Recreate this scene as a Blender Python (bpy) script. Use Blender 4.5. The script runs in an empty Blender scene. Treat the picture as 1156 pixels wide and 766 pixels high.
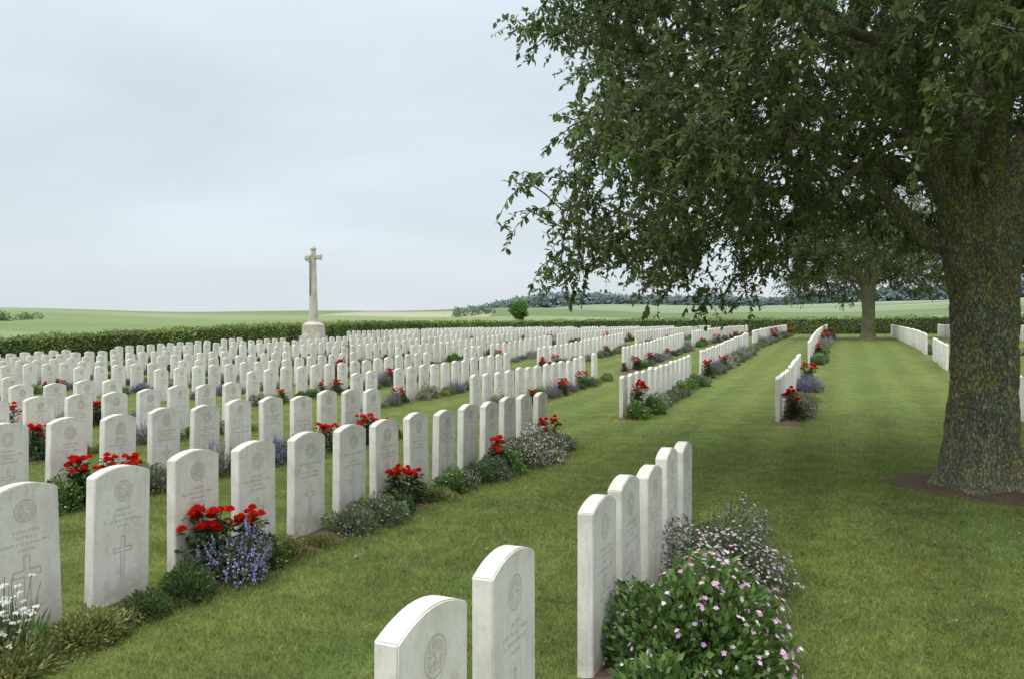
import bpy, bmesh, math
import numpy as np
from mathutils import Vector, Matrix, Euler
rng=np.random.default_rng(11)
D=bpy.data; SC=bpy.context.scene; COL=SC.collection
U=np.array([.3952,.9186]); Nn=np.array([.9186,-.3952]); PHI=math.atan2(U[1],U[0])
def gz(s): return np.interp(s,[-90,11,14,18,23,28,37,50,68,95],[0,0,.03,.14,.38,.62,1.13,1.55,2.0,2.3])
def P(s,t,z=0.0):
    return Vector((s*U[0]+t*Nn[0], s*U[1]+t*Nn[1], float(gz(s))+z))
# ---------------------------------------------------------------- mesh builder
class MB:
    def __init__(s): s.V=[];s.C=[];s.F=[];s.n=0
    def add(s,V,faces,C,mat=0):
        N,k,_=V.shape
        s.V.append(V.reshape(-1,3)); s.C.append(np.repeat(C,k,axis=0))
        base=s.n+np.arange(N)[:,None]*k
        for f in faces: s.F.append((base+np.array(f)[None,:],mat))
        s.n+=N*k
    def build(s,name,mats,smooth=False):
        me=D.meshes.new(name)
        V=np.concatenate(s.V); C=np.concatenate(s.C)
        loops=np.concatenate([f.ravel() for f,_ in s.F])
        tot=np.concatenate([np.full(len(f),f.shape[1]) for f,_ in s.F])
        mi=np.concatenate([np.full(len(f),m) for f,m in s.F])
        st=np.concatenate([[0],np.cumsum(tot)[:-1]])
        me.vertices.add(len(V)); me.vertices.foreach_set('co',V.astype(np.float32).ravel())
        me.loops.add(len(loops)); me.loops.foreach_set('vertex_index',loops.astype(np.int32))
        me.polygons.add(len(tot)); me.polygons.foreach_set('loop_start',st.astype(np.int32))
        try: me.polygons.foreach_set('loop_total',tot.astype(np.int32))
        except Exception: pass
        for m in mats: me.materials.append(m)
        me.polygons.foreach_set('material_index',mi.astype(np.int32))
        if smooth: me.polygons.foreach_set('use_smooth',np.ones(len(tot),bool))
        me.update(calc_edges=True); me.validate()
        a=me.color_attributes.new('Col','FLOAT_COLOR','POINT')
        a.data.foreach_set('color',np.concatenate([C,np.ones((len(C),1))],1).astype(np.float32).ravel())
        return me
def obj(name,data,loc=(0,0,0),rot=(0,0,0),scale=1,parent=None):
    o=D.objects.new(name,data); COL.objects.link(o); o.location=loc; o.rotation_euler=rot
    o.scale=(scale,)*3 if not hasattr(scale,'__len__') else scale
    if parent: o.parent=parent
    return o
def unit(v): return v/np.maximum(np.linalg.norm(v,axis=-1,keepdims=True),1e-9)
def rdir(n): return unit(rng.normal(size=(n,3)))
def leaf6(mb,Pn,Dr,Nr,L,W,C,mat=0,droop=.12):
    Dr=unit(Dr); S=unit(np.cross(Dr,Nr)); Nr=np.cross(S,Dr)
    L=L[:,None];W=W[:,None]
    b=Pn; m1=Pn+.3*L*Dr; m2=Pn+.68*L*Dr-.04*L*Nr; t=Pn+L*Dr-droop*L*Nr
    u=.12*W*Nr
    V=np.stack([b,m1+.46*W*S+u,m2+.4*W*S+u,t,m2-.4*W*S+u,m1-.46*W*S+u],1)
    mb.add(V,[(0,1,2,3),(0,3,4,5)],C,mat)
def leaf4(mb,Pn,Dr,Nr,L,W,C,mat=0):
    Dr=unit(Dr); S=unit(np.cross(Dr,Nr)); Nr=np.cross(S,Dr)
    L=L[:,None];W=W[:,None]
    V=np.stack([Pn,Pn+.45*L*Dr+.5*W*S+.12*W*Nr,Pn+L*Dr,Pn+.45*L*Dr-.5*W*S+.12*W*Nr],1)
    mb.add(V,[(0,1,2),(0,2,3)],C,mat)
def tubes(mb,A,B,ra,rb,C,k=6,mat=0,ext=.3):
    d=unit(B-A); up=np.where(np.abs(d[:,2:3])>.9,np.array([[1.,0,0]]),np.array([[0,0,1.]]))
    x=unit(np.cross(d,up)); y=np.cross(d,x)
    A=A-d*ra[:,None]*ext; B=B+d*rb[:,None]*ext
    ang=np.arange(k)*2*np.pi/k
    ring=x[:,None,:]*np.cos(ang)[None,:,None]+y[:,None,:]*np.sin(ang)[None,:,None]
    V=np.concatenate([A[:,None]+ring*ra[:,None,None],B[:,None]+ring*rb[:,None,None]],1)
    F=[(i,(i+1)%k,k+(i+1)%k,k+i) for i in range(k)]
    mb.add(V,F,C,mat)
# ---------------------------------------------------------------- node helper
class NT:
    def __init__(s,name):
        s.mat=D.materials.new(name); s.mat.use_nodes=True; s.t=s.mat.node_tree
        s.t.nodes.clear(); s.out=s.n('ShaderNodeOutputMaterial')
    def n(s,ty,**kw):
        nd=s.t.nodes.new(ty)
        for k,v in kw.items(): setattr(nd,k,v)
        return nd
    def L(s,a,b): s.t.links.new(a,b)
    def put(s,sock,v):
        if isinstance(v,bpy.types.NodeSocket): s.L(v,sock)
        elif hasattr(v,'__len__') and len(v)==3 and sock.type=='RGBA': sock.default_value=(*v,1)
        else: sock.default_value=v
    def m(s,op,a,b=0.0,c=0.0,clamp=False):
        nd=s.n('ShaderNodeMath',operation=op,use_clamp=clamp)
        s.put(nd.inputs[0],a); s.put(nd.inputs[1],b); s.put(nd.inputs[2],c); return nd.outputs[0]
    def mix(s,f,a,b,blend='MIX'):
        nd=s.n('ShaderNodeMix',data_type='RGBA',blend_type=blend)
        s.put(nd.inputs[0],f); s.put(nd.inputs[6],a); s.put(nd.inputs[7],b); return nd.outputs[2]
    def noise(s,vec,scale,detail=3,rough=.55):
        nd=s.n('ShaderNodeTexNoise'); nd.inputs['Scale'].default_value=scale
        nd.inputs['Detail'].default_value=detail; nd.inputs['Roughness'].default_value=rough
        if vec is not None: s.L(vec,nd.inputs['Vector'])
        return nd.outputs[0]
    def ramp(s,f,pts,const=False):
        nd=s.n('ShaderNodeValToRGB'); cr=nd.color_ramp
        if const: cr.interpolation='CONSTANT'
        while len(cr.elements)<len(pts): cr.elements.new(.5)
        for e,(p,c) in zip(cr.elements,pts):
            e.position=p; e.color=(*c,1) if hasattr(c,'__len__') else (c,c,c,1)
        s.L(f,nd.inputs[0]); return nd.outputs[0]
    def mr(s,f,a,b,c,d):
        nd=s.n('ShaderNodeMapRange'); s.put(nd.inputs[0],f)
        for i,v in enumerate((a,b,c,d)): nd.inputs[i+1].default_value=v
        return nd.outputs[0]
    def bump(s,h,strength,dist):
        nd=s.n('ShaderNodeBump'); nd.inputs['Strength'].default_value=strength; nd.inputs['Distance'].default_value=dist
        s.L(h,nd.inputs['Height']); return nd.outputs[0]
    def pbsdf(s,col,rough=.8,spec=.3,normal=None):
        nd=s.n('ShaderNodeBsdfPrincipled'); s.put(nd.inputs['Base Color'],col); s.put(nd.inputs['Roughness'],rough)
        nd.inputs['Specular IOR Level'].default_value=spec
        if normal: s.L(normal,nd.inputs['Normal'])
        return nd.outputs[0]
    def fin(s,sh): s.L(sh,s.out.inputs[0]); return s.mat

def foliage_mat(name,transl=.3,back=None,rough=.55,spec=.3,lawn=False):
    T=NT(name); a=T.n('ShaderNodeAttribute',attribute_name='Col'); c=a.outputs[0]
    oi=T.n('ShaderNodeObjectInfo')
    if lawn: c=lawn_mod(T,c)
    else:
        v=T.mr(oi.outputs['Random'],0,1,.85,1.12); c=T.mix(1.0,c,v,'MULTIPLY')
    g=T.n('ShaderNodeNewGeometry')
    if back: c=T.mix(T.m('MULTIPLY',g.outputs['Backfacing'],.6),c,back)
    p=T.pbsdf(c,rough,spec)
    tr=T.n('ShaderNodeBsdfTranslucent'); T.L(c,tr.inputs[0])
    mx=T.n('ShaderNodeMixShader'); mx.inputs[0].default_value=transl
    T.L(p,mx.inputs[1]); T.L(tr.outputs[0],mx.inputs[2]); return T.fin(mx.outputs[0])
def lawn_mod(T,c):
    g=T.n('ShaderNodeNewGeometry'); pos=g.outputs['Position']
    sp=T.n('ShaderNodeSeparateXYZ'); T.L(pos,sp.inputs[0])
    t=T.m('ADD',T.m('MULTIPLY',sp.outputs[0],float(Nn[0])),T.m('MULTIPLY',sp.outputs[1],float(Nn[1])))
    w=T.m('MULTIPLY',T.noise(pos,.5,2),.3); t=T.m('ADD',t,w)
    st=T.m('SINE',T.m('MULTIPLY',t,2*math.pi/1.05))
    st=T.mr(st,-.6,.6,.93,1.06)
    c=T.mix(1.0,c,st,'MULTIPLY')
    n1=T.noise(pos,.6,5,.65); c=T.mix(T.mr(n1,.42,.64,0,.7),c,T.mix(1.0,c,(1.28,1.12,1.0),'MULTIPLY'))
    n2=T.noise(pos,2.7,4,.65); c=T.mix(1.0,c,T.mr(n2,.3,.7,.80,1.2),'MULTIPLY')
    n3=T.noise(pos,9,3,.65); c=T.mix(1.0,c,T.mr(n3,.3,.7,.85,1.15),'MULTIPLY')
    return c
LAWN=(.118,.162,.044)
T=NT('lawn_turf'); g=T.n('ShaderNodeNewGeometry'); pos=g.outputs['Position']
nz=T.noise(pos,38,5,.75); nf=T.noise(pos,160,3,.7)
c=T.ramp(nz,[(.3,(LAWN[0]*.62,LAWN[1]*.66,LAWN[2]*.6)),(.52,LAWN),(.72,(LAWN[0]*1.45,LAWN[1]*1.3,LAWN[2]*1.5))])
c=T.mix(1.0,c,T.mr(nf,.3,.7,.65,1.3),'MULTIPLY'); c=lawn_mod(T,c)
lawn_mat=T.fin(T.pbsdf(c,.9,.1,T.bump(T.m('ADD',nz,nf),.6,.02)))
blade_mat=foliage_mat('grass_blades',.42,rough=.5,spec=.25,lawn=True)
plant_mat=foliage_mat('plant_foliage',.3)
leaf_mat=foliage_mat('tree_leaves',.34,back=(.19,.235,.115),rough=.55,spec=.28)
hedge_mat=foliage_mat('hedge_leaves',.25)
far_mat=foliage_mat('distant_foliage',.3,rough=.9,spec=.05)
T=NT('bed_soil'); g=T.n('ShaderNodeNewGeometry'); pos=g.outputs['Position']
a=T.noise(pos,30,6,.7); b=T.noise(pos,4,3)
c=T.ramp(a,[(.3,(.065,.044,.030)),(.55,(.15,.108,.075)),(.75,(.26,.2,.15))]); c=T.mix(T.mr(b,.45,.7,0,.5),c,(.15,.13,.065))
soil_mat=T.fin(T.pbsdf(c,.95,.1,T.bump(a,1,.03)))
# bark
T=NT('tree_bark'); tc=T.n('ShaderNodeTexCoord'); mp=T.n('ShaderNodeMapping'); mp.inputs['Scale'].default_value=(1,1,.42); T.L(tc.outputs['Object'],mp.inputs[0])
nn=T.n('ShaderNodeTexNoise'); nn.inputs['Scale'].default_value=7; nn.inputs['Detail'].default_value=6; nn.inputs['Roughness'].default_value=.7; T.L(mp.outputs[0],nn.inputs['Vector'])
sc=T.n('ShaderNodeVectorMath',operation='SCALE'); T.L(nn.outputs[1],sc.inputs[0]); sc.inputs['Scale'].default_value=.22
wv=T.n('ShaderNodeVectorMath',operation='ADD'); T.L(mp.outputs[0],wv.inputs[0]); T.L(sc.outputs[0],wv.inputs[1])
v=T.n('ShaderNodeTexVoronoi',feature='DISTANCE_TO_EDGE'); v.inputs['Scale'].default_value=30; T.L(wv.outputs[0],v.inputs['Vector'])
crk=T.mr(v.outputs[0],0,.16,0,1); n1=T.noise(wv.outputs[0],30,6,.75); n2=T.noise(tc.outputs['Object'],1.7,5,.65); n3=T.noise(tc.outputs['Object'],5,6,.75); n4=T.noise(tc.outputs['Object'],38,5,.75); n5=T.noise(tc.outputs['Object'],90,3,.7); n6=T.noise(tc.outputs['Object'],22,5,.7)
c=T.ramp(n1,[(.28,(.20,.175,.135)),(.5,(.38,.345,.28)),(.72,(.54,.51,.44))])
c=T.mix(T.mr(n3,.46,.58,0,.5),c,(.46,.46,.41))
c=T.mix(T.m('MULTIPLY',T.mr(n2,.43,.52,0,1),T.mr(n6,.42,.53,0,.85)),c,(.50,.46,.10))
c=T.mix(T.m('MULTIPLY',T.mr(n2,.54,.44,0,1),T.mr(n3,.42,.54,0,.65)),c,(.24,.31,.12))
c=T.mix(T.mr(n4,.54,.61,0,.75),c,(.64,.66,.58))
c=T.mix(T.mr(crk,0,1,.75,0),c,(.07,.06,.045))
h=T.m('ADD',T.m('ADD',T.m('MULTIPLY',crk,.6),n1),T.m('MULTIPLY',n5,.3))
bark_mat=T.fin(T.pbsdf(c,.9,.15,T.bump(h,1.0,.035)))
# headstone stone
def stone_mat(name,kind):
    T=NT(name); tc=T.n('ShaderNodeTexCoord'); ob=tc.outputs['Object']
    sp=T.n('ShaderNodeSeparateXYZ'); T.L(ob,sp.inputs[0]); x,y,z=sp.outputs
    ns=T.n('ShaderNodeSeparateXYZ'); T.L(tc.outputs['Normal'],ns.inputs[0])
    front=T.m('LESS_THAN',ns.outputs[1],-.8)
    oi=T.n('ShaderNodeObjectInfo'); rnd=oi.outputs['Random']
    off=T.n('ShaderNodeVectorMath',operation='ADD'); T.L(ob,off.inputs[0])
    cx=T.n('ShaderNodeCombineXYZ'); T.L(T.m('MULTIPLY',rnd,37.0),cx.inputs[0]); T.L(T.m('MULTIPLY',rnd,11.0),cx.inputs[2]); T.L(cx.outputs[0],off.inputs[1]); ov=off.outputs[0]
    ax=T.m('ABSOLUTE',x)
    def box(cz,hx,hz):
        dx=T.m('SUBTRACT',ax,hx); dz=T.m('SUBTRACT',T.m('ABSOLUTE',T.m('SUBTRACT',z,cz)),hz); return T.m('MAXIMUM',dx,dz)
    def line(sd,w): return T.m('LESS_THAN',T.m('ABSOLUTE',sd),w)
    if kind==0: cr=T.m('MINIMUM',box(.285,.011,.115),box(.325,.062,.011))
    elif kind==1: cr=T.m('MINIMUM',box(.40,.028,.16),box(.44,.125,.028))
    else: cr=T.m('MINIMUM',box(.30,.016,.13),box(.34,.075,.016))
    m=line(cr,.0036)
    zc=.665 if kind!=1 else .69
    dz=T.m('SUBTRACT',z,zc); r=T.m('SQRT',T.m('ADD',T.m('MULTIPLY',x,x),T.m('MULTIPLY',dz,dz)))
    R=.058 if kind!=1 else .04
    m=T.m('MAXIMUM',m,line(T.m('SUBTRACT',r,R),.0034))
    an=T.m('ARCTAN2',dz,x); rays=T.m('GREATER_THAN',T.m('SINE',T.m('MULTIPLY',an,22.0)),.1)
    inn=T.m('MULTIPLY',T.m('LESS_THAN',r,R*.82),T.m('GREATER_THAN',T.noise(ov,70,2),.52))
    rr=T.m('MULTIPLY',T.m('MULTIPLY',T.m('LESS_THAN',r,R*.86),T.m('GREATER_THAN',r,R*.45)),rays)
    m=T.m('MAXIMUM',m,T.m('MULTIPLY',T.m('MAXIMUM',inn,rr),.75))
    zb0,zb1=(.455,.585) if kind!=1 else (.60,.64)
    fr=T.m('FRACT',T.m('DIVIDE',T.m('SUBTRACT',z,zb0),.0325)); rowi=T.m('FLOOR',T.m('DIVIDE',T.m('SUBTRACT',z,zb0),.0325))
    inb=T.m('MULTIPLY',T.m('GREATER_THAN',z,zb0),T.m('LESS_THAN',z,zb1))
    vx=T.n('ShaderNodeCombineXYZ'); T.L(T.m('ADD',T.m('MULTIPLY',x,150.0),T.m('MULTIPLY',rnd,90.0)),vx.inputs[0]); T.L(T.m('MULTIPLY',rowi,7.3),vx.inputs[1]); T.L(T.m('MULTIPLY',z,90.0),vx.inputs[2])
    let=T.m('GREATER_THAN',T.noise(vx.outputs[0],1.0,0),.5)
    wid=T.m('ADD',.085,T.m('MULTIPLY',T.m('SINE',T.m('ADD',T.m('MULTIPLY',rowi,2.3),T.m('MULTIPLY',rnd,20.0))),.05))
    tx=T.m('MULTIPLY',T.m('MULTIPLY',inb,T.m('LESS_THAN',fr,.5)),T.m('MULTIPLY',let,T.m('LESS_THAN',ax,wid)))
    m=T.m('MAXIMUM',m,T.m('MULTIPLY',tx,.85)); m=T.m('MULTIPLY',m,front)
    n1=T.noise(ov,5,6,.65); n2=T.noise(ov,60,4,.7)
    c=T.ramp(n1,[(.3,(.66,.635,.56)),(.5,(.79,.77,.70)),(.7,(.84,.825,.77))])
    c=T.mix(1.0,c,T.mr(n2,.3,.7,.90,1.03),'MULTIPLY')
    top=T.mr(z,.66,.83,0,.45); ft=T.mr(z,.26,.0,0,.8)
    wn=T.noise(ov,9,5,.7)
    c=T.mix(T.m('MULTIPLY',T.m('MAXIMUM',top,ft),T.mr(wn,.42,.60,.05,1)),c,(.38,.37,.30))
    mpv=T.n('ShaderNodeMapping'); mpv.inputs['Scale'].default_value=(1,1,.12); T.L(ov,mpv.inputs[0]); vr=T.noise(mpv.outputs[0],26,4,.6)
    c=T.mix(T.mr(vr,.53,.70,0,.45),c,(.5,.49,.43))
    bl=T.noise(ov,14,5,.75); c=T.mix(T.mr(bl,.57,.68,0,.38),c,(.45,.44,.38))
    c=T.mix(1.0,c,T.mr(rnd,0,1,.89,1.03),'MULTIPLY')
    c=T.mix(T.m('MULTIPLY',m,.46),c,(.30,.28,.24))
    h=T.m('SUBTRACT',T.m('MULTIPLY',n2,.12),m)
    return T.fin(T.pbsdf(c,.75,.25,T.bump(h,.9,.005)))
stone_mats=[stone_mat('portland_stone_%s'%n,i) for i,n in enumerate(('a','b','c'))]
T=NT('cross_stone'); tc=T.n('ShaderNodeTexCoord'); n=T.noise(tc.outputs['Object'],2.5,6,.7)
cross_mat=T.fin(T.pbsdf(T.ramp(n,[(.3,(.34,.31,.25)),(.55,(.52,.48,.41)),(.75,(.6,.57,.5))]),.8,.2,T.bump(n,.3,.02)))
T=NT('sword_bronze'); bronze=T.fin(T.pbsdf((.12,.13,.10),.5,.5))
# ---------------------------------------------------------------- headstones
def headstone_mesh(mat,name):
    bm=bmesh.new(); w=.19; th=.038; pts=[(-w,-.12),(w,-.12),(w,.762)]
    n=14
    for i in range(1,n): 
        x=w-2*w*i/n; pts.append((x,.762+.048*(1-(x/w)**2)))
    pts.append((-w,.762))
    vs=[bm.verts.new((x,-th,z)) for x,z in pts]; f=bm.faces.new(vs)
    r=bmesh.ops.extrude_face_region(bm,geom=[f]); 
    bmesh.ops.translate(bm,verts=[v for v in r['geom'] if isinstance(v,bmesh.types.BMVert)],vec=(0,2*th,0))
    bmesh.ops.recalc_face_normals(bm,faces=bm.faces)
    e=[e for e in bm.edges if abs(e.verts[0].co.y-e.verts[1].co.y)<1e-6 or (abs(abs(e.verts[0].co.x)-w)<1e-6 and e.verts[0].co.z>.7)]
    bmesh.ops.bevel(bm,geom=e,offset=.005,segments=2,affect='EDGES')
    me=D.meshes.new(name); bm.to_mesh(me); bm.free(); me.materials.append(mat); return me
hs=[headstone_mesh(m,'headstone_mesh') for m in stone_mats]
def stone(s,t,parent=None,flip=False):
    k=int(rng.choice([0,0,0,2,2,1]))
    return obj('headstone' if parent is None else 'stone',hs[k],P(s,t,rng.normal()*.009),(rng.normal()*.009,rng.normal()*.009,PHI+rng.normal()*.014),(1,1,rng.uniform(.985,1.015)),parent)
PITCH=.575
blocks=[]; rows=[]
for k in range(0,11):
    t=-1.08-2.85*k
    if k==0: bl=[(1.33,5.7),(14.5,22.4),(28.8,62)]
    elif k==1: bl=[(1.0,10.2),(14.4,21.6),(23.4,35.8),(38.0,62)]
    else: bl=[(max(.4,.65*abs(t)-4),10.25),(13.9,22),(24.3,35.8),(38.2,62)]
    out=[]
    for a,b in bl:
        a=max(a,.65*abs(t)-3.5)
        if k>=9 and a<42 and b>32:
            if b-a>0: 
                if b<37: b=32
                else: a=max(a,41.5)
        if b-a>1.0: out.append((a,b))
    rows.append((t,out,k))
for t,bl in ((3.0,[(14.4,22),(27.5,31),(34,57)]),(5.85,[(24,31),(34,58)]),(8.7,[(28,36),(38,60)]),(11.6,[(34,62)]),(14.4,[(38,62)])):
    rows.append((t,bl,20))
near0=[1.2,1.88,2.455,3.55,4.09,4.62,5.14,5.67]
for t,bl,k in rows:
    for bi,(a,b) in enumerate(bl):
        blocks.append((a,b,t,k,bi))
        near=(bi==0 and k<=3)
        par=None
        if not near:
            par=D.objects.new('headstone_row',None); COL.objects.link(par)
        if k==0 and bi==0: ss=near0
        else:
            n=int((b-a)/PITCH); ss=[b-.05-i*PITCH for i in range(n+1)]
            ss=[q+rng.normal()*.01 for q in ss if k==1 or rng.random()>.03]
        for q in ss: stone(q,t,par)
# ---------------------------------------------------------------- lawn + beds
def grid_mesh(name,S,Tt,zf,mat):
    ss,tt=np.meshgrid(S,Tt,indexing='ij'); z=zf(ss,tt)
    V=np.stack([ss*U[0]+tt*Nn[0],ss*U[1]+tt*Nn[1],z],-1).reshape(-1,3)
    a,b=len(S),len(Tt); i=np.arange(a-1)[:,None]*b+np.arange(b-1)[None]; i=i.ravel()
    F=np.stack([i,i+1,i+b+1,i+b],1)[:,::-1]
    me=D.meshes.new(name); me.from_pydata(V.tolist(),[],F.tolist()); me.materials.append(mat)
    me.polygons.foreach_set('use_smooth',np.ones(len(F),bool)); me.update(); return me
lm=grid_mesh('lawn',np.arange(-30,68.6,.5),np.arange(-33,36.1,1.),lambda s,t:gz(s),lawn_mat); obj('lawn',lm)
soil_par=D.objects.new('flower_bed_soil',None); COL.objects.link(soil_par)
for a,b,t,k,bi in blocks:
    if k==0 and bi==0: a=.5
    S=np.arange(a-.35,b+.45,.12 if b<12 else .3); Tt=np.linspace(t-.09,t+.47,8)
    r1=rng.normal(size=(len(S),8))
    prof=np.array([-.012,.006,.02,.03,.03,.025,.01,-.012])
    me=grid_mesh('soil',S,Tt,lambda s,tt:gz(s)+prof[None,:]*np.where((np.arange(len(S))<1)|(np.arange(len(S))>len(S)-2),-.3,1)[:,None]+r1*.005,soil_mat)
    obj('soil',me,parent=soil_par)
# ---------------------------------------------------------------- grass blades
def grass_tile(n,size,h0,h1,w):
    mb=MB(); p=np.zeros((n,3)); p[:,:2]=(rng.random((n,2))-.5)*size*1.04
    h=rng.uniform(h0,h1,n); a=rng.uniform(0,2*np.pi,n); side=np.stack([np.cos(a),np.sin(a),0*a],1)*w
    lean=rng.normal(size=(n,3))*.65; lean[:,2]=1; tip=p+lean*h[:,None]; mid=p+lean*h[:,None]*np.array([[.4,.4,.6]])
    V=np.stack([p-side,p+side,mid+side*.7,tip,mid-side*.7],1)
    f=rng.random((n,1)); base=np.array([[.245,.325,.092]])*(.65+.7*f)
    y=rng.random(n)<.14; base[y]=np.array([.40,.39,.20])*(.7+.5*f[y])
    y=rng.random(n)<.06; base[y]=np.array([.14,.24,.085])
    mb.add(V,[(0,1,2,3,4)],base); return mb.build('grass_tile',[blade_mat])
TS=.57
levels=[(8.5,[grass_tile(2500,TS,.016,.036,.0019) for _ in range(3)]),(11,[grass_tile(1250,TS,.016,.032,.0028) for _ in range(2)]),
 (13,[grass_tile(800,TS,.014,.028,.003) for _ in range(2)]),(15,[grass_tile(480,TS,.012,.025,.003) for _ in range(2)]),(17,[grass_tile(260,TS,.012,.022,.003) for _ in range(2)]),(20,[grass_tile(120,TS,.01,.02,.003) for _ in range(2)])]
lawn_par=D.objects.new('mown_grass',None); COL.objects.link(lawn_par)
TREE_S,TREE_T=9.34,1.31
t0=-1.08-.09
for i in range(0,46):
    s=.3+TS*(i+.5)
    slope=(float(gz(s+.3))-float(gz(s-.3)))/.6
    for j in range(-60,40):
        t=t0+TS*(j+.5)
        X=s*U[0]+t*Nn[0]; Y=s*U[1]+t*Nn[1]
        if Y<2.6 or abs(X)>.70*Y+1.0 or Y>19.5: continue
        if j%5==0:
            blocked=False
            for a,b,tb,k,bi in blocks:
                if abs(tb-.09+TS/2-t)<.3 and (a if not(k==0 and bi==0) else .5)-.45<s<b+.5: blocked=True
            if blocked: continue
        if abs(t-3.2)<.42 and s>14.1: continue
        if (s-TREE_S)**2+(t-TREE_T)**2<.8**2: continue
        M=Matrix.Translation(P(s,t,-.004))@Matrix.Rotation(PHI,4,'Z')@Matrix.Rotation(-math.atan(slope),4,'Y')@Matrix.Rotation(int(rng.integers(4))*math.pi/2,4,'Z')
        yy=Y+rng.normal()*.5
        for lim,ms in levels:
            if yy<lim: break
        o=D.objects.new('grass_tile',ms[int(rng.integers(len(ms)))]); COL.objects.link(o); o.parent=lawn_par; o.matrix_local=M
mb=MB()
for a,b,t,k,bi in blocks:
    if a>16 or k>4 : continue
    a=max(a,.5)-.4
    n=int((b+.4-a)*900); s=rng.uniform(a,b+.45,n); e=rng.random(n)<.6; tt=np.where(e,t+.45+rng.normal(size=n)*.03,t-.08+rng.normal(size=n)*.02)
    p=np.stack([s*U[0]+tt*Nn[0],s*U[1]+tt*Nn[1],gz(s)-.003],1); h=rng.uniform(.02,.06,n); dr=rng.normal(size=(n,3))*.45; dr[:,2]=1
    leaf4(mb,p,dr,rdir(n),h,np.full(n,.004),np.array([[.21,.285,.075]])*rng.uniform(.6,1.35,(n,1)))
obj('edge_grass_tufts',mb.build('edge_grass',[blade_mat]))
mb=MB(); n=220; s=rng.uniform(3,16,n); tt=rng.uniform(-3.3,4,n); p=np.stack([s*U[0]+tt*Nn[0],s*U[1]+tt*Nn[1],gz(s)+.026],1)
leaf6(mb,p,rdir(n)*np.array([[1,1,.2]]),rdir(n)*.4+np.array([[0,0,1.]]),rng.uniform(.03,.065,n),rng.uniform(.02,.035,n),np.array([[.18,.19,.07]])*rng.uniform(.5,1.4,(n,1)))
n=40; s=rng.uniform(4,12,n); tt=rng.uniform(-.2,4,n); p=np.stack([s*U[0]+tt*Nn[0],s*U[1]+tt*Nn[1],gz(s)+.034],1)
for q in range(4):
    leaf4(mb,p,np.tile([[math.cos(q*1.6),math.sin(q*1.6),.1]],(n,1)),np.tile([[0,0,1.]],(n,1)),np.full(n,.009),np.full(n,.009),np.tile([[.7,.7,.65]],(n,1)))
obj('fallen_leaves_and_daisies',mb.build('litter',[plant_mat]))
# ---------------------------------------------------------------- plants
def dome(n,R,H,lump,inner=.55):
    d=rdir(n); d[:,2]=np.abs(d[:,2]); L=rdir(7); L[:,2]=np.abs(L[:,2])
    k=1-lump+lump*np.max(np.clip(d@L.T,0,1)**6,axis=1)*1.6
    r=(inner+(1-inner)*rng.random(n)**.5)*k
    return d*np.array([[R,R,H]])*r[:,None],d
def vary(c,n,v=.25): 
    return np.array([c])*(1+v*rng.normal(size=(n,1)))*(1+.08*rng.normal(size=(n,3)))
def clump(name,R,H,nl,ls,cols,fl=(),lump=.35,asp=.4):
    mb=MB(); p,d=dome(nl,R,H,lump,.3); ci=rng.integers(len(cols),size=nl)
    C=np.clip(np.array(cols)[ci]*1.4*(1+.22*rng.normal(size=(nl,1))),.004,1)
    L=ls*rng.uniform(.7,1.4,nl); leaf4(mb,p,d+.8*rdir(nl)+np.array([[0,0,.3]]),rdir(nl)+d,L,L*asp,C)
    ns=nl//14; e,_=dome(ns,R*.9,H*.9,lump,.5); tubes(mb,e*np.array([[.25,.25,0]]),e,np.full(ns,.0022),np.full(ns,.0012),vary((.06,.08,.03),ns),3)
    for (n,col,size,kind,hgt) in fl:
        rad=np.linalg.norm(p/np.array([[R,R,H]]),axis=1); w=np.clip(rad-.45,0,None)**2; w/=w.sum()
        ii=rng.choice(len(p),n,p=w); fp=p[ii]*1.04; fd=unit(p[ii]/np.array([[R,R,H]])); col=np.array(col)
        if kind=='disc':
            nrm=unit(fd+.5*rdir(n)+np.array([[0,0,.4]])); x=unit(np.cross(nrm,rdir(n))); y=np.cross(nrm,x)
            fq=fp+nrm*hgt*rng.random((n,1)); tubes(mb,fp-nrm*.02,fq,np.full(n,.001),np.full(n,.0008),vary((.1,.14,.05),n),3)
            fcol=np.clip(col*(1+.15*rng.normal(size=(n,1)))*(1+.05*rng.normal(size=(n,3))),0,.85)
            for q in range(5):
                a=q*2*np.pi/5; dr=x*np.cos(a)+y*np.sin(a)+nrm*.25
                leaf4(mb,fq,dr,nrm,np.full(n,size*.5)*rng.uniform(.8,1.2,n),np.full(n,size*.48),fcol)
        elif kind=='spike':
            dr=unit(fd+np.array([[0,0,1.2]])+.3*rdir(n)); ln=hgt*rng.uniform(.6,1.2,n)
            tubes(mb,fp-dr*.04,fp+dr*ln[:,None],np.full(n,.0012),np.full(n,.001),vary((.07,.1,.05),n),3)
            for q in range(9):
                f=.35+.65*q/9; pp=fp+dr*(ln*f)[:,None]; leaf4(mb,pp,dr*.5+rdir(n),rdir(n),np.full(n,size),np.full(n,size*.6),np.clip(col*(1+.2*rng.normal(size=(n,1))),0,.85))
    return mb.build(name,[plant_mat])
GD=[(.045,.085,.024),(.06,.11,.033),(.08,.13,.038)]
GO=[(.16,.165,.05),(.20,.20,.07),(.12,.15,.045)]
GG=[(.12,.15,.095),(.15,.175,.115),(.10,.13,.07)]
GB=[(.065,.13,.035),(.095,.165,.04),(.12,.19,.05)]
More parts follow.
